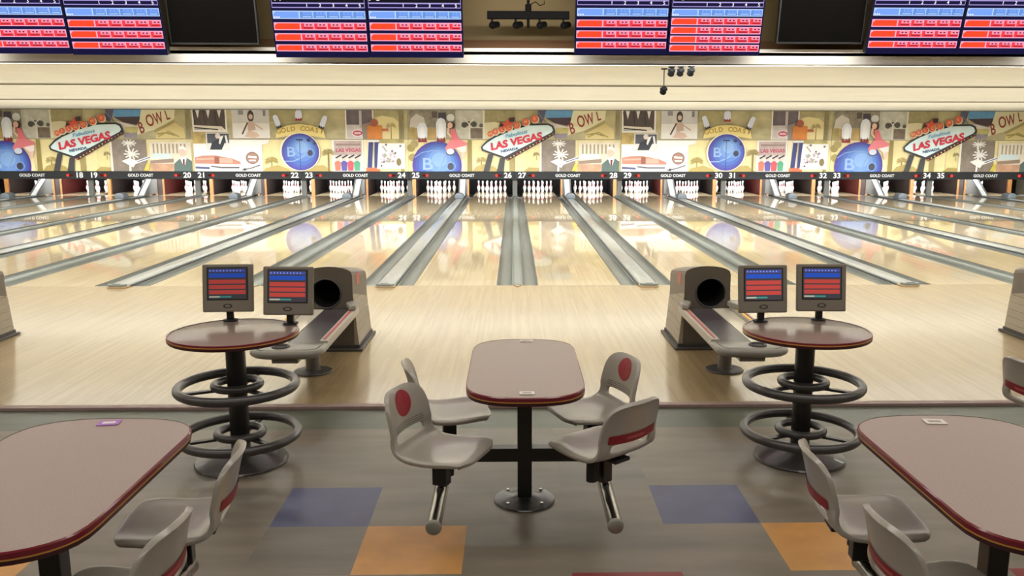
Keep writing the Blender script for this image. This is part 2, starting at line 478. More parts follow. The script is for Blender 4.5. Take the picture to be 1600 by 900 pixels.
# ------------------------------------------------------------------ printed mural
def X(px): return (px-804.3)/49.35
def Z(py): return 2.70-(py-172)*.01989
MC = {}
def pm(r, g, b_, n=0.):
    key = (r, g, b_, n)
    if key not in MC: MC[key] = mat('print %d %d %d %d' % (r, g, b_, int(n*100)), (r, g, b_), .45, noise=n, scale=5, k=.84)
    return MC[key]
class Pr(MB):
    """printed flat shape in photo-scaled mural coordinates, relative to panel k"""
    def __init__(s, k): super().__init__(); s.ox = PAIR*k
    y = -.003
    def up(s): Pr.y -= .0008
    def pol(s, pts, c, n=0.):
        s.up(); s.flat([(X(p)-s.ox, Z(q)) for p, q in pts], s.y, pm(*c, n)); return s
    def rc(s, x0, y0, x1, y1, c, n=0.): return s.pol([(x0,y1),(x1,y1),(x1,y0),(x0,y0)], c, n)
    def ci(s, x, y, r, c, ry=None, clip=None):
        s.up(); s.disc(X(x)-s.ox, Z(y), r/49.35, s.y, pm(*c), (ry or r)*.01989, clip=Z(clip) if clip else None); return s
    def tx(s, t, x, y, size, c, rot=0., sx=1., shear=0., bold=.0):
        s.up(); s.text(t, X(x)-s.ox, Z(y), size/49.35, s.y, pm(*c), R(rot), sx, shear, bold); return s
    def ring(s, x, y, r0, r1, c):
        s.up(); n = 28; m = pm(*c); i_ = s.mi(m)
        for k in range(n):
            a0, a1 = 2*PI*k/n, 2*PI*(k+1)/n
            pts = [(x+r0*math.cos(a0), y+r0*math.sin(a0)), (x+r1*math.cos(a0), y+r1*math.sin(a0)), (x+r1*math.cos(a1), y+r1*math.sin(a1)), (x+r0*math.cos(a1), y+r0*math.sin(a1))]
            s.flat([(X(p)-s.ox, Z(q)) for p, q in pts], s.y, m)
        return s
    def arc(s, pts, w, c):
        """stroke along points"""
        s.up(); m = pm(*c)
        for (xa, ya), (xb, yb) in zip(pts[:-1], pts[1:]):
            d = math.hypot(xb-xa, yb-ya) or 1; nx, ny = -(yb-ya)/d*w/2, (xb-xa)/d*w/2
            s.flat([(X(p)-s.ox, Z(q)) for p, q in ((xa+nx,ya+ny),(xb+nx,yb+ny),(xb-nx,yb-ny),(xa-nx,ya-ny))], s.y, m)
        return s
    def palm(s, x, y0, y1, w, c, cf, r=9, n=9):
        s.pol([(x-w/2,y1),(x+w/2,y1),(x+w*.35,y0),(x-w*.35,y0)], c)
        for i in range(n):
            a = R(-20+220*i/(n-1)); ex, ey = x+r*math.cos(a), y0-r*.8*math.sin(a)+2
            s.pol([(x,y0+1),( (x+ex)/2-1.2*math.sin(a),(y0+ey)/2-2),(ex,ey+1),((x+ex)/2+1.,(y0+ey)/2+1)], cf)
        return s

KHA, PALE, OLV, BRN = (176,162,118), (238,222,164), (140,122,62), (150,128,78)
def boards(t, k, up, lo):
    b = MB(); b.rect(0,0,.001,.001,0,M_white); b.bm.clear()
    b.box((.004,0,Z(217.6)), (PAIR-.004,.04,Z(172)+.0), up); b.build('upper_board', t)
    b = MB(); b.box((.004,0,.7915), (PAIR-.004,.04,Z(218.2)), lo); b.build('lower_board', t)
def ball(p, cx, cy, r, clip=None):
    steps = [(1.,(72,44,140),0,0),(.95,(66,62,158),0,0),(.88,(62,82,170),.02,-.03),(.78,(70,104,186),.05,-.07),(.64,(88,128,202),.08,-.12),(.48,(112,152,216),.1,-.18),(.3,(134,172,226),.1,-.25)]
    for f, c, dx, dy in steps: p.ci(cx+dx*r, cy+dy*r, r*f, c, clip=clip)

UPM = mat('mural upper khaki', (186,174,132), .45, noise=.22, scale=2.2, stretch=(1,1,1.6), k=.84)
LOM = mat('mural lower yellow', (232,216,158), .45, noise=.14, scale=1.6, k=.88)
MUR = {}
def panel(k):
    Pr.y = -.003
    return thing('mural_panel', '', 'wall mural', (PAIR*k, YM, 0), group='printed mural panels')
# --- panel A: ball with seated woman, roadside sign
k = -1; t = panel(k); boards(t, k, UPM, LOM); MUR[0] = t
p = Pr(k)
p.rc(640,172.3,712,199,(150,140,122),.35); p.pol([(641,200),(643,186),(652,178),(664,184),(667,200)],(216,208,196)); p.rc(676,174,684,184,(92,82,74)); p.rc(686,176,698,187,(70,62,74)); p.ci(705,184,6,(226,226,222))
p.rc(649,200.5,694,217,(190,158,98),.2); p.ci(645,212,5,(160,138,70)); p.rc(638.6,199,649,217,(168,150,90),.3)
p.build('crowd_picture', t)
p = Pr(k)
p.rc(712.5,172.3,755,217,(202,198,182),.2); p.rc(735,200,754,216,(120,104,86),.3); p.ci(733,193,4,(90,88,80)); p.ci(726,195,4.5,(84,80,74)); p.ci(741,194,4.5,(86,84,78)); p.ci(752,196,3,(100,96,88)); p.rc(732.5,192,735.5,217,(226,218,206))
p.arc([(733,194),(727,185)],1.2,(236,232,220)); p.arc([(733,194),(740,186)],1.2,(236,232,220))
p.rc(755,172.3,757.5,217,(240,232,206))
p.build('palm_picture', t)
p = Pr(k)
p.pol([(757.5,217),(757.5,192),(772,190),(790,194),(804,190),(804,217)],(232,220,180)); p.rc(757.5,172.3,804,190,(168,156,112),.2)
p.pol([(730,267.6),(731,218.5),(737,218.5),(737.5,267.6)],(152,134,70)); p.palm(752,250,267.6,2,OLV,(176,154,92),10); p.pol([(738,267.6),(744,260),(756,256),(772,260),(780,267.6)],(178,156,90)); p.rc(796,246,803.9,267.6,(160,142,86)); p.ci(645,246,6,(168,150,84)); p.ci(643,231,6,(156,138,72)); p.ci(648,225,6,(170,152,92)); p.pol([(718,267.6),(720,250),(726,248),(728,267.6)],(240,226,180))
p.build('landscape_print', t)
p = Pr(k)
for cx, cy, h in ((661,192,24),(690,185,31)):
    p.pol([(cx-7,cy+h),(cx-8,cy+8),(cx-5,cy+1),(cx,cy-1),(cx+5,cy+1),(cx+8,cy+8),(cx+7,cy+h)],(236,240,250))
    p.pol([(cx-4,cy+h),(cx-3.5,cy+9),(cx,cy+4),(cx+3.5,cy+9),(cx+4,cy+h)],(250,251,254))
    p.pol([(cx-7,cy+h+6),(cx-6,cy+h-3),(cx-3,cy+h+3),(cx-1,cy+h+3),(cx,cy+h-1),(cx+2,cy+h+3),(cx+5,cy+h-3),(cx+7,cy+h+6)],(140,24,40))
p.build('pins_print', t)
p = Pr(k); ball(p, 683, 259, 38.5, 267.8)
p.arc([(648,246),(660,238),(676,235),(690,236)],1.4,(130,160,214)); p.tx('B',668,257,26,(150,178,222),sx=1.25,bold=.004)
p.arc([(684,267),(690,258),(695,247),(697,240)],2.2,(126,158,210)); p.ring(704.5,260,6.2,7.2,(140,170,216)); p.ci(704,260,4.8,(56,58,72),5.5)
p.build('ball_print', t)
p = Pr(k)
p.ci(705,196,6.5,(62,36,30),6.2); p.ci(704,195.5,4,(240,196,176),4.6); p.arc([(702,199),(700,207),(706,214)],3.2,(238,196,172)); p.pol([(705,200),(712,203),(716,214),(720,219),(706,219)],(226,112,120)); p.pol([(704,218),(720,218),(731,224),(727,229),(712,231),(704,236),(698,239),(696,231)],(232,128,134))
p.pol([(712,231),(729,227),(729,236),(722,238)],(248,230,222)); p.pol([(720,238),(728,236),(725,248),(722,247)],(240,196,180)); p.ci(704,238,7,(70,70,92),5); p.ci(704,236.5,6,(214,218,234),4.6)
p.build('woman_print', t)
p = Pr(k)
p.pol([(763,240),(771,241),(764,267.8),(755,267.8)],(58,56,58)); p.pol([(781,247),(789,245),(787,267.8),(776,267.8)],(58,56,58))
p.pol([(793,251),(866,210),(867,204),(789,246)],(52,24,30))
for i in range(15):
    f = i/14; p.ci(793+70*f, 248.6-40.4*f, 1.15, (244,196,110) if i % 3 else (240,90,60))
p.pol([(751.5,229),(760,220),(772,212),(800,200),(826,193),(857,192.5),(864,196),(867,203),(864,208),(788,248),(753,235)],(44,40,42))
p.pol([(754,229.5),(762,222),(774,214.5),(801,203),(827,195.8),(856,195),(861.5,198),(863.5,203),(861,206.5),(788,244.5),(755.5,233)],(226,246,246))
p.pol([(789,192),(796,184),(804,183),(803,190),(797,196),(786,202),(779,200),(782,190)],(60,40,42)); p.pol([(784,203),(787,194),(782,192),(790,191),(794,184),(796,191),(803,190),(797,195),(799,201),(792,198)],(226,84,60))
for i, (cx, cy, ch) in enumerate(((766,209,'W'),(774,205.5,'E'),(784,202,'L'),(795,199,'C'),(807,195.5,'O'),(821,190.5,'M'),(835,185.5,'E'))):
    r = 4.4+.22*i; p.ci(cx+.8,cy+.8,r+.6,(240,226,196)); p.ci(cx,cy,r,(224,98,66)); p.tx(ch,cx,cy,6.5,(246,214,150),15)
p.tx('Fabulous',806,209,8,(88,160,206),13,1.25,.25,.002)
p.tx('LAS VEGAS',806,221,15,(214,34,62),12.5,1.12,.12,.014)
p.tx('NEVADA',796,234,5.6,(52,70,120),11,1.25,0,.004)
p.build('sign_print', t)
# --- panel B: photographs, bowl lettering, man in a suit
k = 0; t = panel(k); boards(t, k, UPM, LOM); MUR[1] = t
p = Pr(k)
p.rc(868.5,172.3,895,184,(104,160,204),.1); p.rc(852,172.3,868.5,184,(104,160,204),.1); p.pol([(852,184),(895,183),(895,190),(885,196),(866,192)],(72,54,62)); p.pol([(855,190),(868,193),(886,198),(893,193),(895,204),(860,204)],(236,224,222)); p.pol([(840,172.3),(853,172.3),(850,184),(846,192),(839,188)],(92,90,112)); p.arc([(840,176),(852,190)],2,(120,120,140)); p.rc(868,199,888,208,(196,184,120),.2); p.rc(866,208,886,216,(150,140,150),.3)
p.build('blue_sky_picture', t)
p = Pr(k)
p.pol([(886,211),(895,172.3),(946,172.3),(944,188),(912,204)],(232,224,184)); p.pol([(912,205),(944,187),(945,191),(914,209)],(176,160,104)); p.pol([(914,217),(915,208),(945,192),(958,202),(960,217)],(222,202,140)); p.arc([(916,210),(930,208),(944,212)],2,(150,138,70)); p.arc([(918,214),(934,206),(950,214)],2,(166,150,80)); p.rc(961,172.3,968,217,(146,134,100),.2)
for ch, x, y, s_ in (('B',893,201,24),('O',907,190,25),('W',920,186.5,24),('L',934,181.5,20)): p.tx(ch,x,y,s_,(150,48,46),16,.62 if ch != 'W' else .55,.05,.008)
p.build('bowl_print', t)
p = Pr(k)
p.rc(846,218.5,899,267.8,(136,122,108),.18); p.rc(842.5,222,846,267.8,(236,226,206)); p.rc(822,222,842,267.8,(226,212,150),.1); p.pol([(818,267.8),(826,261),(842,262),(842.4,267.8)],(172,150,84)); p.palm(838,240,250,1,OLV,(150,132,76),6)
p.arc([(872,267.8),(873,245),(871,222)],3,(238,232,222))
for a in range(10):
    an = R(36*a); p.arc([(873,224),(873+11*math.cos(an),224+6*math.sin(an))],1.6,(240,236,228))
    p.arc([(876,241),(876+12*math.cos(an),241+9*math.sin(an))],2.,(240,236,228))
p.pol([(860,252),(872,247),(884,252),(877,262)],(240,236,228)); p.pol([(880,257),(905,248),(905,243.5),(880,252)],(238,236,226)); p.arc([(884,253),(904,246)],1.6,(104,112,160)); p.pol([(893,267),(899,254),(903,258),(900,267)],(212,190,70))
p.build('neon_palm_picture', t)
p = Pr(k)
p.rc(904,222,967.8,267.8,(230,218,196),.08)
for i in range(9): p.rc(909+6*i,225,911.5+6*i,240,(166,152,128))
p.rc(907,240,936,248,(206,222,222)); p.pol([(904,251),(940,248),(940,254),(904,256)],(150,128,108)); p.rc(904,256,942,267.8,(196,152,120),.2)
p.build('building_picture', t)
p = Pr(k)
p.pol([(940,267.8),(940.5,256),(948,249.5),(955,246),(962,248),(967.8,252),(967.8,267.8)],(84,104,98)); p.pol([(950,248),(955,245),(960,248),(957,258),(954,258)],(244,238,232)); p.pol([(954,249),(957,249),(956.5,259),(953.5,257)],(104,34,48)); p.ci(954,238,5.5,(228,196,176),7); p.pol([(948,236),(950,229),(956,228),(960,232),(960,237),(956,233),(950,234)],(240,236,230))
p.build('suited_man_print', t)
# --- panel C: black and white photos and resort card, ball with banner
k = 1; t = panel(k); boards(t, k, UPM, LOM); MUR[2] = t
p = Pr(k)
p.rc(971,172.3,1024,206.5,(240,234,226)); p.rc(973.5,172.4,1021.5,203,(84,72,68),.2)
for cx in (980,996,1013): p.pol([(cx-3,173),(cx+3,173),(cx,186)],(236,228,220)); p.arc([(cx-7,173),(cx-5,196)],1.2,(46,40,40))
p.pol([(973.5,196),(990,197),(1016,198),(1021,203),(973.5,202)],(232,220,204)); p.arc([(974,200),(1010,203)],2,(44,42,38))
p.build('three_men_picture', t)
p = Pr(k)
p.rc(971,207,990,224,(184,158,90),.3); p.rc(988,225,991,227,(90,70,40)); p.rc(991,208,1026.5,234,(238,236,234)); p.rc(992.5,209,1026,224,(72,74,84),.2); p.pol([(996,234),(1000,222),(1012,216),(1024,210),(1018,226),(1014,234)],(30,32,46)); p.ci(1009,213,4,(226,206,196)); p.pol([(1012,214),(1018,212),(1012,226),(1010,224)],(240,238,236)); p.arc([(1021,212),(1024,230)],3,(240,238,236))
p.build('dancing_picture', t)
p = Pr(k)
p.rc(1032,172.3,1089.5,216.5,(214,210,206),.05); p.rc(1033,193,1089,216,(240,234,228),.04); p.ci(1061,182,5,(70,58,58),9); p.ci(1061,183,3.2,(222,190,176),4); p.pol([(1056,190),(1066,190),(1068,203),(1056,206)],(206,178,160)); p.arc([(1056,192),(1047,210)],2.4,(84,66,62)); p.arc([(1066,194),(1079,203)],2,(206,180,164)); p.pol([(1050,214),(1058,204),(1070,208),(1074,213),(1066,216)],(222,190,170)); p.rc(1042,173,1050,180,(150,146,150)); p.rc(1080,173,1084,182,(130,126,130))
p.build('poolside_picture', t)
p = Pr(k)
p.pol([(971,267.8),(971,225),(991,225),(991,234.5),(1026.6,234.5),(1026.6,218.5),(1089,218.5),(1086,224),(1076,226),(1075.5,267.8)],(250,248,244)); p.pol([(972,246),(984,243.5),(1004,243),(1030,248),(1042,253),(1042,257),(972,256)],(196,134,112)); p.arc([(974,249),(1002,248)],3,(222,170,150)); p.rc(1002,245,1009,256,(150,84,66)); p.rc(1010,247,1030,255,(216,170,150)); p.arc([(972,262),(994,263)],3.4,(74,80,120)); p.arc([(996,260),(1012,262),(1040,262)],2.4,(90,84,90)); p.arc([(1043,266),(1058,263),(1072,258)],2,(110,104,100)); p.ci(1048,265,2.2,(70,60,60))
p.ci(1060.5,247,10,(122,88,76),9.6); p.ci(1060.5,247,8.8,(168,128,112),8.4); p.arc([(1054,245),(1067,246)],3,(246,238,230)); p.arc([(1055,251),(1066,251)],2.4,(246,238,230))
p.build('resort_card', t)
p = Pr(k)
p.palm(1090,251,267.8,1.6,OLV,(166,146,70),12,11); p.pol([(1077,267.8),(1080,263),(1100,258),(1116,264),(1118,267.8)],(180,158,88)); p.pol([(1132,267.8),(1150,260),(1170,258),(1182,267.8)],(176,154,84)); p.palm(1178,238,267.8,2.6,(120,104,56),(150,132,70),11,11)
p.pol([(1098,216),(1101,203),(1118,196),(1136,194),(1154,196),(1172,203),(1175,216),(1150,212),(1136,210),(1120,212)],(240,218,140)); p.rc(1090,172.4,1132,190,(170,158,112),.15)
for i, ch in enumerate('GOLD COAST'):
    f = (i-4.5)/4.5; p.tx(ch, 1136.5+33*f, 201.5+4.5*f*f, 10, (184,150,62), -14*f, 1., 0, .006)
for cx, cy, a, red in ((1101,189,20,0),(1135,182,0,1),(1173,190,-22,0)):
    ca, sa = math.cos(R(a)), math.sin(R(a)); q = lambda u, v: (cx+u*ca+v*sa, cy-u*sa+v*ca)
    h = 14 if not red else 9; w = 4.2 if not red else 5.4
    top = -9 if not red else -9.4
    p.pol([q(-w,h-6),q(-w*.9,top+3),q(-w*.5,top),q(w*.5,top),q(w*.9,top+3),q(w,h-6),q(w*.4,h-4),q(0,h-6),q(-w*.4,h-4)],(226,230,248))
    p.pol([q(-w,h-2),q(-w*.8,h-7),q(-w*.3,h-4),q(0,h-6.5),q(w*.3,h-4),q(w*.8,h-7),q(w,h-2)],(150,20,40) if red else (60,50,56))
p.build('banner_print', t)
p = Pr(k); p.ci(1135,237.5,31,(246,240,214),30); ball(p, 1135.5, 237.5, 29)
p.tx('B',1121,238,21,(146,176,222),sx=1.2,bold=.004); p.arc([(1110,252),(1124,252),(1138,246),(1148,234)],1.6,(140,170,218)); p.ring(1150.5,239,6.,7.,(130,160,210)); p.ci(1150.5,239,4,(40,44,66),4.6); p.ci(1149,219,3.2,(44,52,92),2.6); p.ci(1158,224,2.6,(44,52,92)); p.arc([(1135,219),(1135,266)],.7,(40,50,110)); p.arc([(1130,218.5),(1140,218.5)],2,(30,36,60))
p.build('ball_print', t)
# --- panel D: cards and plain roadside figure
k = 2; t = panel(k); boards(t, k, UPM, LOM); MUR[3] = t
p = Pr(k)
p.rc(1205.5,172.3,1249,217,(240,232,222)); p.rc(1207.5,172.4,1247,195,(108,96,102),.2); p.rc(1207.5,195,1230,216,(206,196,192),.15); p.rc(1227,173,1231,200,(198,186,180)); p.ci(1224,208,9,(246,220,224),6); p.ci(1224,208,7.5,(186,74,92),4.2); p.arc([(1219,208),(1229,208)],3,(236,196,204)); p.pol([(1230,195),(1247,190),(1247,217),(1232,217)],(150,136,130))
p.build('grey_street_picture', t)
p = Pr(k)
p.rc(1249.5,172.4,1294,182,(176,164,120),.2); p.pol([(1249.5,217),(1249.5,186),(1262,181),(1280,184),(1290,192),(1290,217)],(234,216,158)); p.rc(1288,172.4,1295.6,217,(146,134,92),.25); p.palm(1276,196,217,1.6,OLV,(176,158,104),9); p.rc(1258,217.5,1295,223,(186,170,110),.25); p.rc(1232.5,218.5,1248,267.8,(236,222,186)); p.rc(1290,225,1295.6,267.8,(166,146,84),.2)
p.build('landscape_print', t)
p = Pr(k)
p.rc(1184,218.6,1232,267.8,(246,240,236)); p.rc(1187,220,1230,242,(186,164,156),.15)
p.tx('LAS VEGAS',1209,235,7.6,(176,52,84),1,1.05,0,.006); p.arc([(1190,226),(1228,226)],3,(150,126,120)); p.rc(1187,242,1230,267,(216,204,198),.1)
for i, c in enumerate(((226,112,88),(84,76,156),(214,74,84),(76,160,120))):
    cx = 1192+10*i; p.pol([(cx-4,267),(cx-5,254),(cx,250),(cx+5,254),(cx+4,267)],c); p.ci(cx,249,2.3,(232,194,176)); p.arc([(cx-3,247),(cx+6,242)],2.4,(34,28,32))
p.build('show_card', t)
p = Pr(k)   # a plain two-legged roadside post sign of about the same colours
p.rc(1239,196,1262,217.2,(214,128,48),.1); p.ci(1250,192,6,(170,92,70)); p.arc([(1262,203),(1272,203)],4,(190,104,62)); p.rc(1240,218.4,1257,222,(236,230,224)); p.pol([(1238,262),(1241,222),(1248,222),(1245,262)],(36,44,116)); p.pol([(1249,262),(1250,222),(1257,222),(1255,262)],(36,44,116)); p.rc(1236,262,1257,267.8,(206,104,60),.2)
p.build('roadside_print', t)
p = Pr(k)
p.pol([(1253,264),(1256,224),(1297,224),(1296,264)],(248,244,238))
random.seed(3)
for i in range(34):
    cx, cy = 1259+random.random()*22, 240+random.random()*14; cy -= (cx-1270)*.25
    p.ci(cx, cy, .8+random.random()*1.4, random.choice([(206,160,172),(178,130,150),(190,176,190),(160,166,140)]))
for cx, cy in ((1277,236),(1282,239),(1264,253),(1268,226),(1290,228),(1260,259)): p.ci(cx,cy,1.6,(110,92,110))
p.ci(1287,253,3.8,(128,108,60),6); p.arc([(1262,228),(1269,237)],1.4,(150,140,150))
p.build('map_poster', t)
MD = {0: 'mural panel with blue ball, seated woman and neon town sign', 1: 'mural panel with BOWL lettering, white palm and suited man',
      2: 'mural panel with monochrome photos and ball under GOLD COAST banner', 3: 'mural panel with show card, map poster and orange roadside print'}
for k in range(-5, 5):
    i = (k+1) % 4; own = {0:-1, 1:0, 2:1, 3:2}[i]
    o = MUR[i] if k == own else dup(MUR[i], (PAIR*k, YM, 0))
    o['label'] = MD[i]+f', above lanes {lane_no(k)} and {lane_no(k)+1}'
b = MB(); b.box((-18.2,YM+.045,.56), (18.2,YM+.07,2.7), M_wall); struct(b.build('wall_masking'))

# ------------------------------------------------------------------ score displays
E_navy = mat('screen navy', (12,8,58), emit=1.); E_blk = mat('screen black', (4,2,20), emit=1.)
E_line = mat('screen lavender line', (176,160,226), emit=1.); E_blue = mat('screen light blue', (122,164,246), emit=1.05); E_bl2 = mat('screen pale blue', (186,212,255), emit=1.05)
E_bcell = mat('screen blue cell', (104,150,226), emit=1.)
E_red = mat('screen red', (255,72,40), emit=1.08); E_red2 = mat('screen red cell', (246,62,66), emit=1.); E_pink = mat('screen pink', (255,150,176), emit=1.05); E_pln = mat('screen pink line', (255,178,214), emit=1.05); E_dot = mat('screen dark red mark', (150,20,60), emit=.9)
E_wht = mat('screen white', (250,250,255), emit=1.1)
U = .00742
def score_face(mb, W, H, rows, blue, h2, h1, arrow, letter, y):
    x0 = -W/2
    mb.rect(x0, 0, x0+W, H, y, E_navy); e = .0012
    Q = W/147
    def box(x, z0, x1, z1, m, l): mb.rect(x0+x*Q, z0*U, x0+x1*Q, z1*U, y-e*l, m)
    R_ = 145.
    box(2.,h1[0],R_,h1[1],E_line,1); box(2.7,h1[0]+.6,R_-.7,h1[1]-.6,E_blk,2)
    box(2.,h2[0],R_,h2[1],E_line,1); box(2.7,h2[0]+1.2,R_-.7,h2[1]-1.2,E_navy,2)
    zc_ = (h1[0]+h1[1])/2
    a = 1 if arrow > 0 else -1
    cx = 6
    mb.flat([(x0+(cx-a*2.4)*U,(zc_-2.6)*U),(x0+(cx-a*2.4)*U,(zc_+2.6)*U),(x0+(cx+a*2.6)*U,zc_*U)], y-3*e, E_wht)
    mb.text(letter, x0+16*U, zc_*U, 8*U, y-3*e, E_wht, bold=.0008)
    for i in range(5): mb.text(str(i+1), x0+(52+20.4*i+4)*Q, (h2[0]+h2[1])/2*U, 7*U, y-3*e, E_wht, bold=.0006)
    for (z0, z1, kind) in [(*blue, 0)]+[(*r, 1) for r in rows]:
        ln, nm, cell, hi = (E_bl2, E_blue, E_bcell, E_bl2) if kind == 0 else (E_pln, E_red, E_red2, E_pink)
        box(2.,z0,R_,z1,ln,1); box(3.2,z0+1.2,42,z1-1.2,nm,2)
        mb.flat([(x0+3.2*U,(z1-1.2)*U),(x0+3.2*U,(z1-4.5)*U),(x0+6.6*U,(z1-1.2)*U)][::-1], y-3*e, ln)
        if kind == 0:
            for i in range(3): mb.disc(x0+(4.5+3.2*i)*U,(z0+2.4)*U,1.1*U,y-3*e,E_wht,n=8)
        for i in range(5):
            c0 = 44+20.6*i; c1 = min(c0+19.4, R_-1)
            box(c0,z0+1.2,c1,z1-1.2,cell,2)
            box(c0+5,z0+(z1-z0)*.48,c1,z1-1.2,hi if kind else E_blue,3)
            for d in (0, 1): box(c0+8+5.6*d,z1-4.4,c0+11+5.6*d,z1-2.4,E_dot if kind else E_bcell,4)
            box(c0+4,z0+2.6,c1-2,z0+3.8,E_dot if kind else E_bl2,4)
A4 = dict(rows=[(9,19),(24,35),(39.5,50.5)], blue=(55.5,67), h2=(71,78), h1=(78,89))
A5 = dict(rows=[(5,15),(17.5,28),(30.5,41),(43.2,53.7)], blue=(56,66.5), h2=(69,76), h1=(76,86.5))
def score_monitor(x, zbot, letter, arrow, label, lay=A4, W=1.035):
    t = thing('score_monitor', label, 'score screen', (x,-1.0,zbot), (R(15),0,0), 'overhead score screens')
    H = .80
    b = MB(); b.box((-W/2+.001,.0,0), (W/2-.001,.09,H), M_blackm, .006); b.build('housing', t)
    b = MB(); score_face(b, W-.006, H-.02, arrow=arrow, letter=letter, y=-.0015, **lay); b.build('screen', t)
    b = MB(); b.box((-.05,.09,.40), (.05,.20,.50), M_blackm)
    q = Matrix.Rotation(-R(15), 4, 'X')
    b.build('mount_arm', t)
    return t
score_monitor(-5.42, 2.775, 'F', -1, 'overhead score screen cut off by the left frame edge')
score_monitor(-4.378, 2.765, 'G', 1, 'overhead score screen marked G just left of the left dark television')
score_monitor(-2.158, 2.745, 'F', -1, 'overhead score screen marked F just right of the left dark television')
score_monitor(-1.118, 2.748, 'G', 1, 'overhead score screen marked G just left of the hanging spotlight bar')
score_monitor(1.150, 2.79, 'G', -1, 'overhead score screen marked G just right of the hanging spotlight bar')
score_monitor(2.193, 2.79, 'C', 1, 'overhead score screen marked C with four red rows', A5)
score_monitor(4.424, 2.81, 'F', -1, 'overhead score screen marked F just right of the right dark television')
score_monitor(5.466, 2.81, 'G', 1, 'overhead score screen cut off by the right frame edge')
for x, z, lb in ((-3.362,2.885,'left'), (3.405,2.92,'right')):
    t = thing('television', f'switched off black television, {lb} of the two hanging between score screens', 'television', (x,-.93,z), (R(10),0,0), 'dark televisions')
    b = MB(); b.box((-.49,0,0), (.49,.06,.60), M_blackm, .006); b.build('housing', t)
    b = MB(); b.rect(-.472,.022,.472,.582,-.0012,M_tv); b.build('screen', t)
    b = MB(); b.box((-.04,.06,.25), (.04,.12,.35), M_blackm); b.build('ceiling_mount', t)

# hanging spotlight bar
t = thing('track_light', 'black hanging bar with four small spotlights between two score screens', 'spotlight bar', (.118,-1.0,3.2))
b = MB(); b.box((-.455,-.03,-.035), (.455,.03,.05), M_jet, .006); b.build('bar', t)
b = MB(); b.cyl((0,0,.05), (0,0,.495), .016, M_jet); b.cyl((0,-.01,.05),(0,-.01,.12),.035,M_jet); b.build('ceiling_rod', t)
b = MB(); b.cyl((0,0,-.035), (0,0,-.125), .016, M_jet); b.build('lower_stem', t)
for x in (-.40,-.14,.125,.39):
    b = MB(); b.box((x-.012,-.01,-.11), (x+.012,.01,-.036), M_jet)
    b.cyl((x+.0,-.03,-.105), (x+.06,.05,-.085), .04, M_jet, .034); b.ball((x,-.03,-.105),.036,M_jet)
    b.build('spotlight_head', t, True)
b = MB(); b.tube([(0.02,0,.12),(.08,0,.15),(.13,0,.11),(.18,0,.13),(.17,0,.2),(.16,0,.49)], .006, M_jet, k=6); b.build('cable', t, True)

# small spotlights on the lane ceiling
SP = [(1.87,-.22,0,'dark ceiling spotlight below score screen C, leftmost of the close trio',0),(1.975,-.25,0,'dark ceiling spotlight below score screen C, middle of the close trio',0),(2.095,-.28,0,'dark ceiling spotlight below score screen C, rightmost of the close trio',0),(1.835,.10,0,'small dark spotlight hanging lowest on a thin rod below score screen C',.20)]
for x, y, z, lb, drop in SP:
    z = zc(-.66)-.001
    t = thing('ceiling_spotlight', lb, 'spotlight', (x,y,z), group='small lane spotlights')
    b = MB(); b.cyl((0,0,-.012), (0,0,0), .04, M_jet); b.build('ceiling_plate', t)
    b = MB(); b.cyl((0,0,-.03-drop), (0,0,-.012), .006, M_jet, n=8); b.build('ceiling_rod', t)
    b = MB(); b.cyl((0,-.03,-.035-drop), (0,.05,-.085-drop), .03, M_jet, .042); b.box((-.045,-.006,-.07-drop), (.045,.006,-.03-drop), M_jet); b.build('lamp_head', t, True)

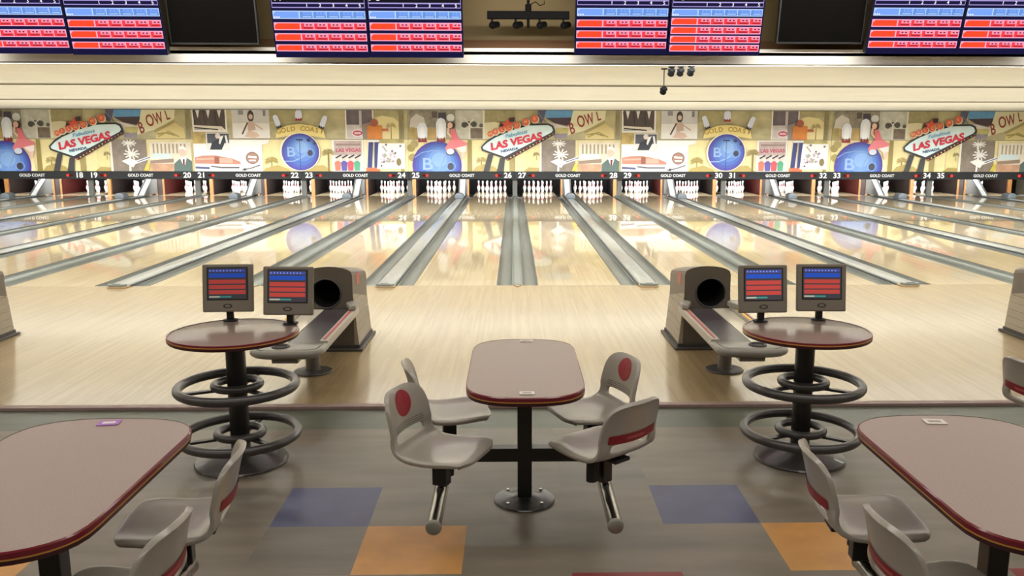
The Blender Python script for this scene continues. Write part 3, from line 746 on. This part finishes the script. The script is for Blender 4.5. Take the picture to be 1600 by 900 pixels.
# ------------------------------------------------------------------ ball returns
def ball_return(x, s, label):
    """s=+1: dark ramp on the -x side"""
    t = thing('ball_return', label, 'ball return', (x,0,0), group='ball returns')
    # hood: arched slab with a round mouth
    b = MB()
    n = 12; out = []
    Wf = .205
    out = [(-Wf,.0),(Wf,.0),(Wf,.675)]+[(Wf*math.cos(a), .69+.065*math.sin(a)) for a in [PI*i/10 for i in range(1,10)]]+[(-Wf,.675)]
    hc = (.03*s, .515); hr = .128; N = 48
    # front face with hole: ring of quads between hole circle and outline sampled by angle
    def outl(a):
        dx, dz = math.cos(a), math.sin(a); best = 1e9
        for i in range(len(out)):
            (x1,z1),(x2,z2) = out[i], out[(i+1)%len(out)]
            ex, ez = x2-x1, z2-z1; den = dx*ez-dz*ex
            if abs(den) < 1e-9: continue
            tt = ((x1-hc[0])*ez-(z1-hc[1])*ex)/den; u = ((x1-hc[0])*dz-(z1-hc[1])*dx)/den
            if tt > 0 and -1e-6 <= u <= 1+1e-6: best = min(best, tt)
        return (hc[0]+dx*best, hc[1]+dz*best)
    angs = sorted(set([2*PI*i/N for i in range(N)]+[math.atan2(p[1]-hc[1], p[0]-hc[0]) % (2*PI) for p in out]))
    yf, yb = -3.36, -2.72
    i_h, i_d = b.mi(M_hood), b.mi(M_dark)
    V = lambda x_, y_, z_: b.bm.verts.new((x_, y_, z_))
    oo = [outl(a) for a in angs]; hh = [(hc[0]+hr*math.cos(a), hc[1]+hr*math.sin(a)) for a in angs]
    A = [V(p[0], yf, p[1]) for p in oo]; Hh = [V(p[0], yf, p[1]) for p in hh]; Hi = [V(p[0], yf+.4, p[1]) for p in hh]
    Bk = [V(p[0]*1.06, yb, p[1]*.87) for p in oo]
    i_l = b.mi(M_hoodl)
    for i in range(len(angs)):
        j = (i+1) % len(angs)
        b.bm.faces.new([A[i],A[j],Hh[j],Hh[i]][::-1]).material_index = i_h
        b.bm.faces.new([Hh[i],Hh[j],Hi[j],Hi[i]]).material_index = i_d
        b.bm.faces.new([A[i],Bk[i],Bk[j],A[j]]).material_index = i_h
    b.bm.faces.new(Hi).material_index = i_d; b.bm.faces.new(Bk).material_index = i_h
    bmesh.ops.recalc_face_normals(b.bm, faces=b.bm.faces)
    hd = b.build('hood', t)
    b = MB()
    b.tube([(hc[0]+(hr+.004)*math.cos(2*PI*i/40), yf-.002, hc[1]+(hr+.004)*math.sin(2*PI*i/40)) for i in range(40)], .008, M_skid, k=8, closed=True); b.build('mouth_rim', hd, True)
    # flared lower side covers with grooves, one each side
    for q in (-1, 1):
        b = MB()
        xs = lambda z: q*(.2065+.045*max(0, (.5-z)/.5))
        zs = [.02]; 
        for i in range(6): zs += [.09+.07*i, .094+.07*i, .097+.07*i]
        zs += [.5]
        cols = []
        for z in zs:
            g = .006 if any(abs(z-(.094+.07*i)) < 1e-6 for i in range(6)) else 0
            cols.append((xs(z)-q*g, z))
        poly = cols+[(q*.2062,.5),(q*.2062,.02)]
        b.prism(poly, -3.36, -2.7, M_hoodl, 'y')
        b.build('side_cover', t)
        b = MB(); b.box((min(q*.207,q*.211),-3.2,.56), (max(q*.207,q*.211),-3.02,.66), M_pink); b.rect(0,0,.001,.001,-3,M_white)
        b.bm.faces.ensure_lookup_table(); bmesh.ops.delete(b.bm, geom=[b.bm.faces[-1]], context='FACES')
        b.build('side_badge', hd)
    b = MB(); b.box((-.285,-3.42,.001), (.285,-2.66,.022), M_skid, .006); b.box((-.255,-3.38,.022),(.255,-2.69,.05),M_skid); b.build('base_skid', t)
    # rack
    zt = .385; y0, y1 = -4.93, -3.365
    hw = .24
    def oval(w, ya, n=14, dep=.13):
        pts = [(w, y1)]
        pts += [(w*math.copysign(abs(math.cos(a))**.6, math.cos(a)), ya+dep-dep*abs(math.sin(a))**.8) for a in [PI*i/n for i in range(n+1)]]
        pts += [(-w, y1)]
        return pts
    b = MB(); b.prism(oval(hw, y0), .325, .36, M_rack, 'z', .01); b.build('tray_body', t, True)
    b = MB()
    rim = [(hw*math.copysign(abs(math.cos(a))**.6, math.cos(a)), y0+.13-.13*abs(math.sin(a))**.8, .362) for a in [PI*i/20 for i in range(21)]]
    rim = [(hw,y0+.30,.362)]+rim+[(-hw,y0+.30,.362)]
    b.tube(rim, .028, M_rack, k=12); b.build('front_rim', t, True)
    b = MB(); b.prism([(hw-.015,y0+.25),(-hw+.015,y0+.25)]+[(.9*p[0],p[1]+.02) for p in rim[-2:0:-1]], .361, .388, M_rack, 'z', .006); b.build('front_deck', t, True)
    b = MB(); b.torus((.05*s,y0+.13,.389), .055, .012, M_skid, n=28, k=8); b.lathe([(0,.389),(.05,.389),(.05,.3895)], M_blackm, (.05*s,y0+.13,0), 24); b.build('vent_ring', t, True)
    b = MB(); xa, xb = sorted((-s*(hw-.045), s*.045)); b.prism([(xa,y0+.26),(xb,y0+.26),(xb,y1),(xa,y1)], .361, .372, M_rackd, 'z'); 
    b.build('dark_ramp', t)
    b = MB(); xa, xb = sorted((s*.05, s*(hw-.045))); b.prism([(xa,y0+.26),(xb,y0+.26),(xb,y1-.0),(xa,y1-.0)], .361, .374, M_rackl, 'z'); b.build('pale_tray', t)
    for q in (-1, 1):
        b = MB(); xa, xb = sorted((q*(hw-.043), q*(hw+.02)))
        b.box((xa,y0+.26,.34), (xb,y1+.0,.405), M_rail, .008); b.build('side_rail', t)
        b = MB(); xc = q*(hw-.012)
        if q == -s:
            b.box((xc-.009,y0+.30,.4055), (xc+.009,y1-.1,.4085), M_pink)
        else:
            b.box((xc-.024,y0+.30,.4055), (xc-.001,y1-.1,.409), M_yel); b.box((xc+.001,y0+.30,.4055), (xc+.024,y1-.1,.409), M_mar)
        b.build('rail_stripe', t)
        b = MB()
        pl = [(q*(hw-.05),y1-.02),(q*(hw+.03),y1-.02),(q*(hw+.03),y1-.22),(q*(hw-.02),y1-.26),(q*(hw-.08),y1-.08)]
        b.prism(pl, .41, .455, M_rack, 'z', .012); b.build('rail_ear', t, True)
    b = MB(); b.box((-.10,y0+.05,.285), (.09,y0+.26,.325), M_rack, .008); b.build('control_box', t)
    b = MB(); b.cyl((0,-4.07,.012), (0,-4.07,.325), .055, M_hood); b.build('support_post', t, True)
    b = MB(); b.lathe([(0,.001),(.15,.001),(.155,.006),(.15,.012),(.06,.018),(.056,.03),(0,.03)], M_skid, (0,-4.07,0), 32); b.build('foot_plate', t, True)
    return t
ball_return(-1.68, -1, 'taupe ball return with round dark mouth beside the left drinks table')
ball_return(1.68, 1, 'taupe ball return with round dark mouth beside the right drinks table')
ball_return(-5.10, -1, 'ball return mostly cut off by the left frame edge')
ball_return(5.04, 1, 'ball return mostly cut off by the right frame edge')

# ------------------------------------------------------------------ round drinks tables with ball rings
FZ = -.02
def drinks_table(x, y, label):
    t = thing('drinks_table', label, 'table', (x,y,FZ), group='round drinks tables')
    b = MB(); b.lathe([(0,.759),(.352,.759),(.356,.763),(.354,.788),(.348,.79),(0,.79)], M_lamd, n=64); b.build('table_top', t, True)
    b = MB(); b.lathe([(.353,.757),(.362,.757),(.366,.762),(.366,.774)], M_edgeb, n=64); b.lathe([(.366,.774),(.3668,.777),(.366,.780)], M_gold, n=64); b.lathe([(.366,.780),(.365,.791),(.360,.7925),(.352,.7915)], M_edge, n=64); b.build('edge_band', t, True)
    b = MB(); b.box((-.25,-.03,.735), (.25,.03,.758), M_blackm); b.box((-.03,-.25,.735), (.03,.25,.758), M_blackm); b.build('underside_bracket', t)
    b = MB(); b.cyl((0,0,.02), (0,0,.757), .056, M_black, n=32); b.build('column_pole', t, True)
    b = MB(); b.lathe([(0,0),(.262,0),(.268,.006),(.262,.016),(.2,.03),(.08,.045),(.06,.05),(.06,.06),(0,.06)], M_ring, n=48); b.build('base_plate', t, True)
    for z in (.465, .17):
        b = MB(); b.torus((0,0,z), .33, .027, M_ring, 56, 14); b.build('outer_ring', t, True)
        b = MB(); b.torus((0,0,z+.008), .128, .024, M_ring, 40, 12); b.build('inner_ring', t, True)
        b = MB()
        for a in (R(205), R(325), R(85)):
            c, s_ = math.cos(a), math.sin(a); M = Matrix.Rotation(a, 4, 'Z')
            b.box((.05,-.016,z-.022), (.335,.016,z-.008), M_black, M=M)
        b.build('ring_bracket', t)
    return t
drinks_table(-1.672, -5.96, 'round brown drinks table with two ball rings, left')
drinks_table(1.672, -5.96, 'round brown drinks table with two ball rings, right')

def con_screen(b, W, H, y, bright):
    g = lambda c: mat('console %d %d %d' % c, c, emit=1.)
    d = lambda c: tuple(int(v*bright) for v in c)
    x0 = -W/2; e = .0012
    b.rect(x0,0,-x0,H,y,g(d((70,66,70))))
    blu, red = d((46,84,190)), d((196,74,66))
    b.rect(x0+.006,H*.88,-x0-.006,H*.97,y-e,g(d((70,84,170))))
    for i in range(10): b.rect(x0+.012+i*(W-.03)/10,H*.905,x0+.018+i*(W-.03)/10,H*.94,y-2*e,g(d((180,186,220))))
    b.rect(x0+.006,H*.70,-x0-.006,H*.84,y-e,g(blu))
    for i in range(3): b.rect(x0+.006,H*(.50-.17*i),-x0-.006,H*(.63-.17*i),y-e,g(red))
    b.rect(x0+.006,H*.05,x0+W*.3,H*.10,y-e,g(d((190,190,170)))); b.rect(x0+W*.3,H*.05,x0+W*.6,H*.10,y-e,g(d((70,150,140))))
def console(x, y, rz, bright, label):
    t = thing('console_monitor', label, 'monitor', (x,y,FZ+.7925), (0,0,rz), 'scoring console monitors')
    b = MB(); b.lathe([(0,0),(.045,0),(.045,.008),(.02,.012),(.02,.015),(0,.015)], M_blackm, n=24); b.build('stand_foot', t, True)
    b = MB(); b.box((-.02,-.014,.012), (.02,.014,.12), M_blackm, .003); b.build('stand_post', t)
    TM = Matrix.Translation((0,0,.055)) @ Matrix.Rotation(-R(9), 4, 'X')
    b = MB(); b.box((-.15,-.05,0), (.15,-.015,.29), M_mon, .008, M=TM); b.box((-.12,-.016,.03), (.12,.05,.25), M_mon, .02, M=TM); o = b.build('housing', t)
    b = MB(); b.rect(-.122,.072,.122,.272,-.0512,M_monb); b.bm.transform(TM); b.build('bezel', o)
    b = MB(); con_screen(b, .228, .186, -.0535, bright); b.bm.transform(TM @ Matrix.Translation((0,0,.079))); b.build('screen', t)
    b = MB(); b.disc(0,.037,.027,-.0512,M_monb,.013); b.disc(0,.037,.018,-.0522,M_mon,.008); b.bm.transform(TM); b.build('badge', o)
console(-1.785, -5.668, R(3), .82, 'scoring console monitor on the left drinks table, farther from the ball return')
console(-1.395, -5.765, R(-4), .92, 'scoring console monitor on the left drinks table, next to the ball return')
console(1.462, -5.74, R(3), 1.0, 'scoring console monitor on the right drinks table, next to the ball return')
console(1.835, -5.70, R(-2), .95, 'scoring console monitor on the right drinks table, farther from the ball return')

# ------------------------------------------------------------------ seating tables
def tabletop(a, bb, cap, n=18):
    pts = []
    for q in (1, -1):
        for i in range(n+1):
            ang = PI*i/n
            c, s_ = math.cos(ang), math.sin(ang)
            px = a*math.copysign(abs(c)**.75, c); py = (bb-cap)+cap*abs(s_)**.82
            pts.append((q*px, q*py))
    return pts
def seat_table(x, y, a, bb, label, tx=(-.405,.385)):
    t = thing('snack_table', label, 'table', (x,y,FZ), group='snack tables with swivel chairs')
    top = tabletop(a, bb, .25)
    b = MB(); b.prism([(p[0]*.985,p[1]*.992) for p in top], .705, .741, M_lam, 'z'); b.build('table_top', t, True)
    b = MB()
    n = len(top)
    for (z0, z1, f0, f1, m) in ((.700,.716,.99,1.0,M_edgeb),(.716,.7215,1.0,1.001,M_gold),(.7215,.738,1.0,.999,M_edge),(.738,.7425,.999,.983,M_edge)):
        lo = [b.bm.verts.new((p[0]*f0,p[1]*(1-(1-f0)*.6),z0)) for p in top]; hi = [b.bm.verts.new((p[0]*f1,p[1]*(1-(1-f1)*.6),z1)) for p in top]
        for i in range(n):
            if (Vector(top[i])-Vector(top[(i+1)%n])).length < 1e-6: continue
            b.bm.faces.new([lo[i],lo[(i+1)%n],hi[(i+1)%n],hi[i]]).material_index = b.mi(m)
    b.build('edge_band', t, True)
    b = MB(); b.box((-a*.6,-.04,.68), (a*.6,.04,.7045), M_blackm); b.box((-.04,-bb*.6,.68), (.04,bb*.6,.7045), M_blackm); b.build('underside_bracket', t)
    b = MB(); b.box((-.038,-.038,.02), (.038,.038,.68), M_black, .006); b.build('table_post', t)
    b = MB(); b.lathe([(0,0),(.158,0),(.162,.004),(.158,.010),(.11,.018),(.06,.024),(.052,.03),(0,.03)], M_black, n=48)
    for a_ in range(4): b.cyl((.125*math.cos(PI/4+a_*PI/2),.125*math.sin(PI/4+a_*PI/2),.012),(.125*math.cos(PI/4+a_*PI/2),.125*math.sin(PI/4+a_*PI/2),.024),.009,M_chrome,n=10)
    b.build('base_plate', t, True)
    b = MB(); b.box((tx[0]-.01,-.034,.225), (tx[1]+.01,.034,.298), M_black, .004); b.build('cross_bar', t)
    for q in (-1, 1):
        xq = tx[0] if q < 0 else tx[1]
        b = MB(); b.cyl((xq,-.82,.24), (xq,.29,.24), .034, M_chrome, n=24); b.build('seat_rail', t, True)
        for ye in (-.82, .29):
            b = MB(); b.ball((xq,ye,.24),.036,M_rack,(1,.45,1)); b.build('end_cap', t, True)
    return t
TX = 1.69
seat_table(0.005, -6.545, .285, .575, 'mauve grey snack table in the middle of the photo with four chairs')
seat_table(-TX, -7.965, .355, .605, 'mauve grey snack table cut off at the lower left', (-.43,.36))
seat_table(TX, -7.985, .355, .605, 'mauve grey snack table cut off at the lower right', (-.36,.43))
seat_table(3.305, -6.545, .285, .575, 'snack table beyond the right frame edge carrying the cut off chair')

# cards lying on the tables
def card(x, y, rz, w, d, m, label):
    b = MB(); b.box((-w/2,-d/2,0), (w/2,d/2,.0025), m, .0008); b.box((-w*.3,-d*.2,.0025), (w*.3,d*.2,.003), M_lam if m is not M_cardp else M_card)
    o = tag(b.build('table_card', loc=(x,y,FZ+.7427)), label, 'card', 'cards on the snack tables'); o.rotation_euler.z = rz
card(.022, -6.02, 0, .075, .055, M_card, 'small pale card at the far end of the middle snack table')
card(.010, -7.045, 0, .07, .045, M_card, 'small tan card at the near end of the middle snack table')
card(-1.715, -7.43, R(8), .085, .06, M_cardp, 'purple card near the tip of the lower left snack table')
card(1.695, -7.475, R(-5), .085, .06, M_card, 'pale grey card near the tip of the lower right snack table')

# ------------------------------------------------------------------ swivel chairs
PROF = [(.215,-.020),(.215,-.006),(.205,.001),(.15,.001),(.085,-.005),(.015,-.010),(-.06,-.009),(-.115,.001),(-.150,.022),(-.171,.054),(-.181,.090),(-.189,.130),(-.198,.172),(-.208,.212),(-.218,.245),(-.227,.266),(-.233,.276)]
WID = [.172,.186,.196,.203,.206,.206,.203,.197,.191,.186,.183,.181,.178,.170,.150,.114,.058]
def cr(tab, u):
    n = len(tab)-1; i = min(int(u), n-1); f = u-i
    p = lambda j: Vector(tab[max(0, min(n, j))]) if not isinstance(tab[0], (int, float)) else tab[max(0, min(n, j))]
    a, b_, c, d = p(i-1), p(i), p(i+1), p(i+2)
    return .5*((2*b_)+(c-a)*f+(2*a-5*b_+4*c-d)*f*f+(3*b_-a-3*c+d)*f*f*f)
def shell(u, t):
    """u along the profile (0 seat lip .. 16 back top), t -1..1 across"""
    p = cr(PROF, u); w = cr(WID, u)
    y = w*t
    if u < 7:
        dz = .014*t**4-.012*max(0, abs(t)-.9)/.1
        if u < 3: dz -= .004*t*t*(3-u)
        return Vector((p[0]-.045*max(0,(abs(t)-.45)/.55)**2.2*max(0,1-u/5), y, p[1]+dz))
    k_ = min(1, (u-7)/3)
    return Vector((p[0]+1.25*y*y*k_, y, p[1]+.012*t**4*(1-k_)))
def nrm(u, t):
    e = .02
    du = shell(min(16,u+e), t)-shell(max(0,u-e), t); dt = shell(u, min(1,t+e))-shell(u, max(-1,t-e))
    return du.cross(dt).normalized()*-1
TS = [-1,-.95,-.86,-.66,-.4,-.14,.14,.4,.66,.86,.95,1]
def shell_mesh():
    b = MB(); US = [i*.5 for i in range(33)]
    g = [[b.bm.verts.new(shell(u, t)) for t in TS] for u in US]
    im = b.mi(M_shell)
    for i in range(len(US)-1):
        for j in range(len(TS)-1):
            um = (US[i]+US[i+1])/2; tm = abs((TS[j]+TS[j+1])/2)
            if 8.5 < um < 9.5 and tm < .6: continue
            f = b.bm.faces.new([g[i][j],g[i][j+1],g[i+1][j+1],g[i+1][j]]); f.material_index = im
    return b
def patch(fn, us, off, m, n=20):
    """curved patch lying on the shell; fn(a, r) -> (u, t)"""
    b = MB(); im = b.mi(m); rows_ = []
    for r in us:
        rows_.append([b.bm.verts.new(shell(*fn(a, r))+nrm(*fn(a, r))*off) for a in range(n+1)])
    for i in range(len(rows_)-1):
        for j in range(n): 
            try: b.bm.faces.new([rows_[i][j],rows_[i][j+1],rows_[i+1][j+1],rows_[i+1][j]]).material_index = im
            except ValueError: pass
    bmesh.ops.remove_doubles(b.bm, verts=b.bm.verts, dist=1e-5)
    return b
TH = .022
def make_chair(label):
    c = thing('swivel_chair', label, 'chair', group='swivel chairs')
    zs = .185    # seat surface above the rail
    b = shell_mesh(); o = b.build('seat_shell', c, True, (0,0,zs))
    md = o.modifiers.new('thick', 'SOLIDIFY'); md.thickness = TH; md.offset = -1
    ms = o.modifiers.new('smooth', 'SUBSURF'); ms.levels = 1; ms.render_levels = 2
    # which way is the front? nrm() points to the sitter's side
    n_ = 24
    em = patch(lambda a, r: (12.75+1.7*r*math.sin(2*PI*a/n_), max(-1,min(1,max(-1,.40*r)*math.cos(2*PI*a/n_)))), [0.001,.5,1.], .002, M_red, n_)
    e = em.build('front_emblem', o, True); e['label'] = 'round red emblem'
    for i in range(3):
        g = patch(lambda a, r: (9.9+.26*i+.11*r, -.72+1.44*a/16), [0., 1.], .0012, M_shellg, 16); g.build('back_groove', o, True)
    st = patch(lambda a, r: (9.75+1.15*r, -.8+1.6*a/16), [0., .5, 1.], -TH-.0025, M_redb, 16)
    e = st.build('rear_strip', o, True); e['label'] = 'red strip across the back'
    lt = patch(lambda a, r: (10.2+.32*r, -.3+.6*a/16), [0., 1.], -TH-.0035, M_redl, 16); lt.build('faded_lettering', o, True)
    b = MB(); b.box((-.13,-.05,zs-.055), (.13,.05,zs-.037), M_blackm, .004); b.box((-.03,-.11,zs-.055), (.03,.11,zs-.037), M_blackm, .004); b.build('seat_bracket', c)
    b = MB(); b.box((-.036,-.03,.002), (.036,.03,zs-.055), M_black, .004); b.build('post', c)
    b = MB(); b.cyl((.0,.075,.02), (.0,.075,zs-.055), .026, M_blackm, n=20); b.build('return_spring', c, True)
    return c
M_shellg = mat('chair groove grey', (112,106,96), .5)
ZR = FZ+.24+.0345
def put(ch, x, y, deg, label):
    ch.location = (x, y, ZR); ch.rotation_euler = (0,0,R(deg)); ch['label'] = label
c0 = make_chair('')
put(c0, -.395, -6.98, -22, 'grey swivel chair at the middle table, near left, red round emblem showing')
def more(*a): put(dup(c0), *a)
more(.375, -6.95, 180-50, 'grey swivel chair at the middle table, near right, turned with back to camera')
more(-.40, -6.40, 11, 'grey swivel chair at the middle table, far left, seen edge on')
more(.37, -6.40, 180+21, 'grey swivel chair at the middle table, far right, red emblem showing')
more(-TX+.36, -7.72, 180+8, 'grey swivel chair right of the lower left table, whole back visible')
more(-TX+.36, -8.30, 180-4, 'grey swivel chair at the bottom edge right of the lower left table')
more(TX-.385, -7.74, -5, 'grey swivel chair left of the lower right table, whole back visible')
more(TX-.36, -8.32, 4, 'grey swivel chair at the bottom edge left of the lower right table')
more(2.90, -6.40, 12, 'grey swivel chair cut off by the right frame edge, red strip on its back')

# ------------------------------------------------------------------ lights
def area(name, loc, rot, sx, sy, power, col=(1,.97,.92)):
    l = bpy.data.lights.new(name, 'AREA'); l.shape = 'RECTANGLE'; l.size = sx; l.size_y = sy; l.energy = power; l.color = col
    o = bpy.data.objects.new(name, l); COL.objects.link(o); o.location = loc; o.rotation_euler = rot
    return o
K = 1.
for a, pw in ((-.66, 1300), (3.55, 2000), (9.45, 3000)):
    area('pocket_light', (0, a+.10, zc(a)+.05), (R(68),0,0), 34, .07, pw*1.06*K, (.95,.98,1.))
for k in range(-5, 5):
    for x in lane_x(k):
        area('pin_light', (x, 16.9, .85), (R(70),0,0), 1.0, .1, 80*K, (1,.99,.98))
for y, pw in ((-3.6, 190), (-7.0, 250), (-10.5, 260)):
    area('concourse_light', (0, y, 3.66), (R(10),0,0), 26, .5, pw*K, (1,.95,.88))

area('bulkhead_fill', (0,-3.2,3.62), (R(60),0,0), 32, .12, 820*K, (1,.97,.9))  # added wash without a visible fixture, brightens the fascia and tan wall

w = bpy.data.worlds.new('World'); S.world = w; w.use_nodes = True
w.node_tree.nodes['Background'].inputs[0].default_value = (.02,.02,.02,1)

# ------------------------------------------------------------------ camera
pitch, yaw, roll = .17543198, .02327389, .00179233
cy, sy = math.cos(yaw), math.sin(yaw); cp, sp_ = math.cos(pitch), math.sin(pitch)
fwd = Vector((sy*cp, cy*cp, -sp_)); right = Vector((cy, -sy, 0)); upv = right.cross(fwd)
r2 = right*math.cos(roll)+upv*math.sin(roll); u2 = -right*math.sin(roll)+upv*math.cos(roll)
cd = bpy.data.cameras.new('Camera'); cam = bpy.data.objects.new('Camera', cd); COL.objects.link(cam)
Mx = Matrix((r2, u2, -fwd)).transposed().to_4x4(); Mx.translation = (-.05112, -10.83118, 1.88574)
cam.matrix_world = Mx
cd.sensor_width = 36; cd.lens = 1334.769/1600*36; cd.shift_x = -33.04/1600; cd.clip_end = 100; cd.clip_start = .05
S.camera = cam
S.view_settings.view_transform = 'Standard'; S.view_settings.look = 'None'; S.view_settings.gamma = 1; S.view_settings.exposure = 0
S.view_settings.use_curve_mapping = False
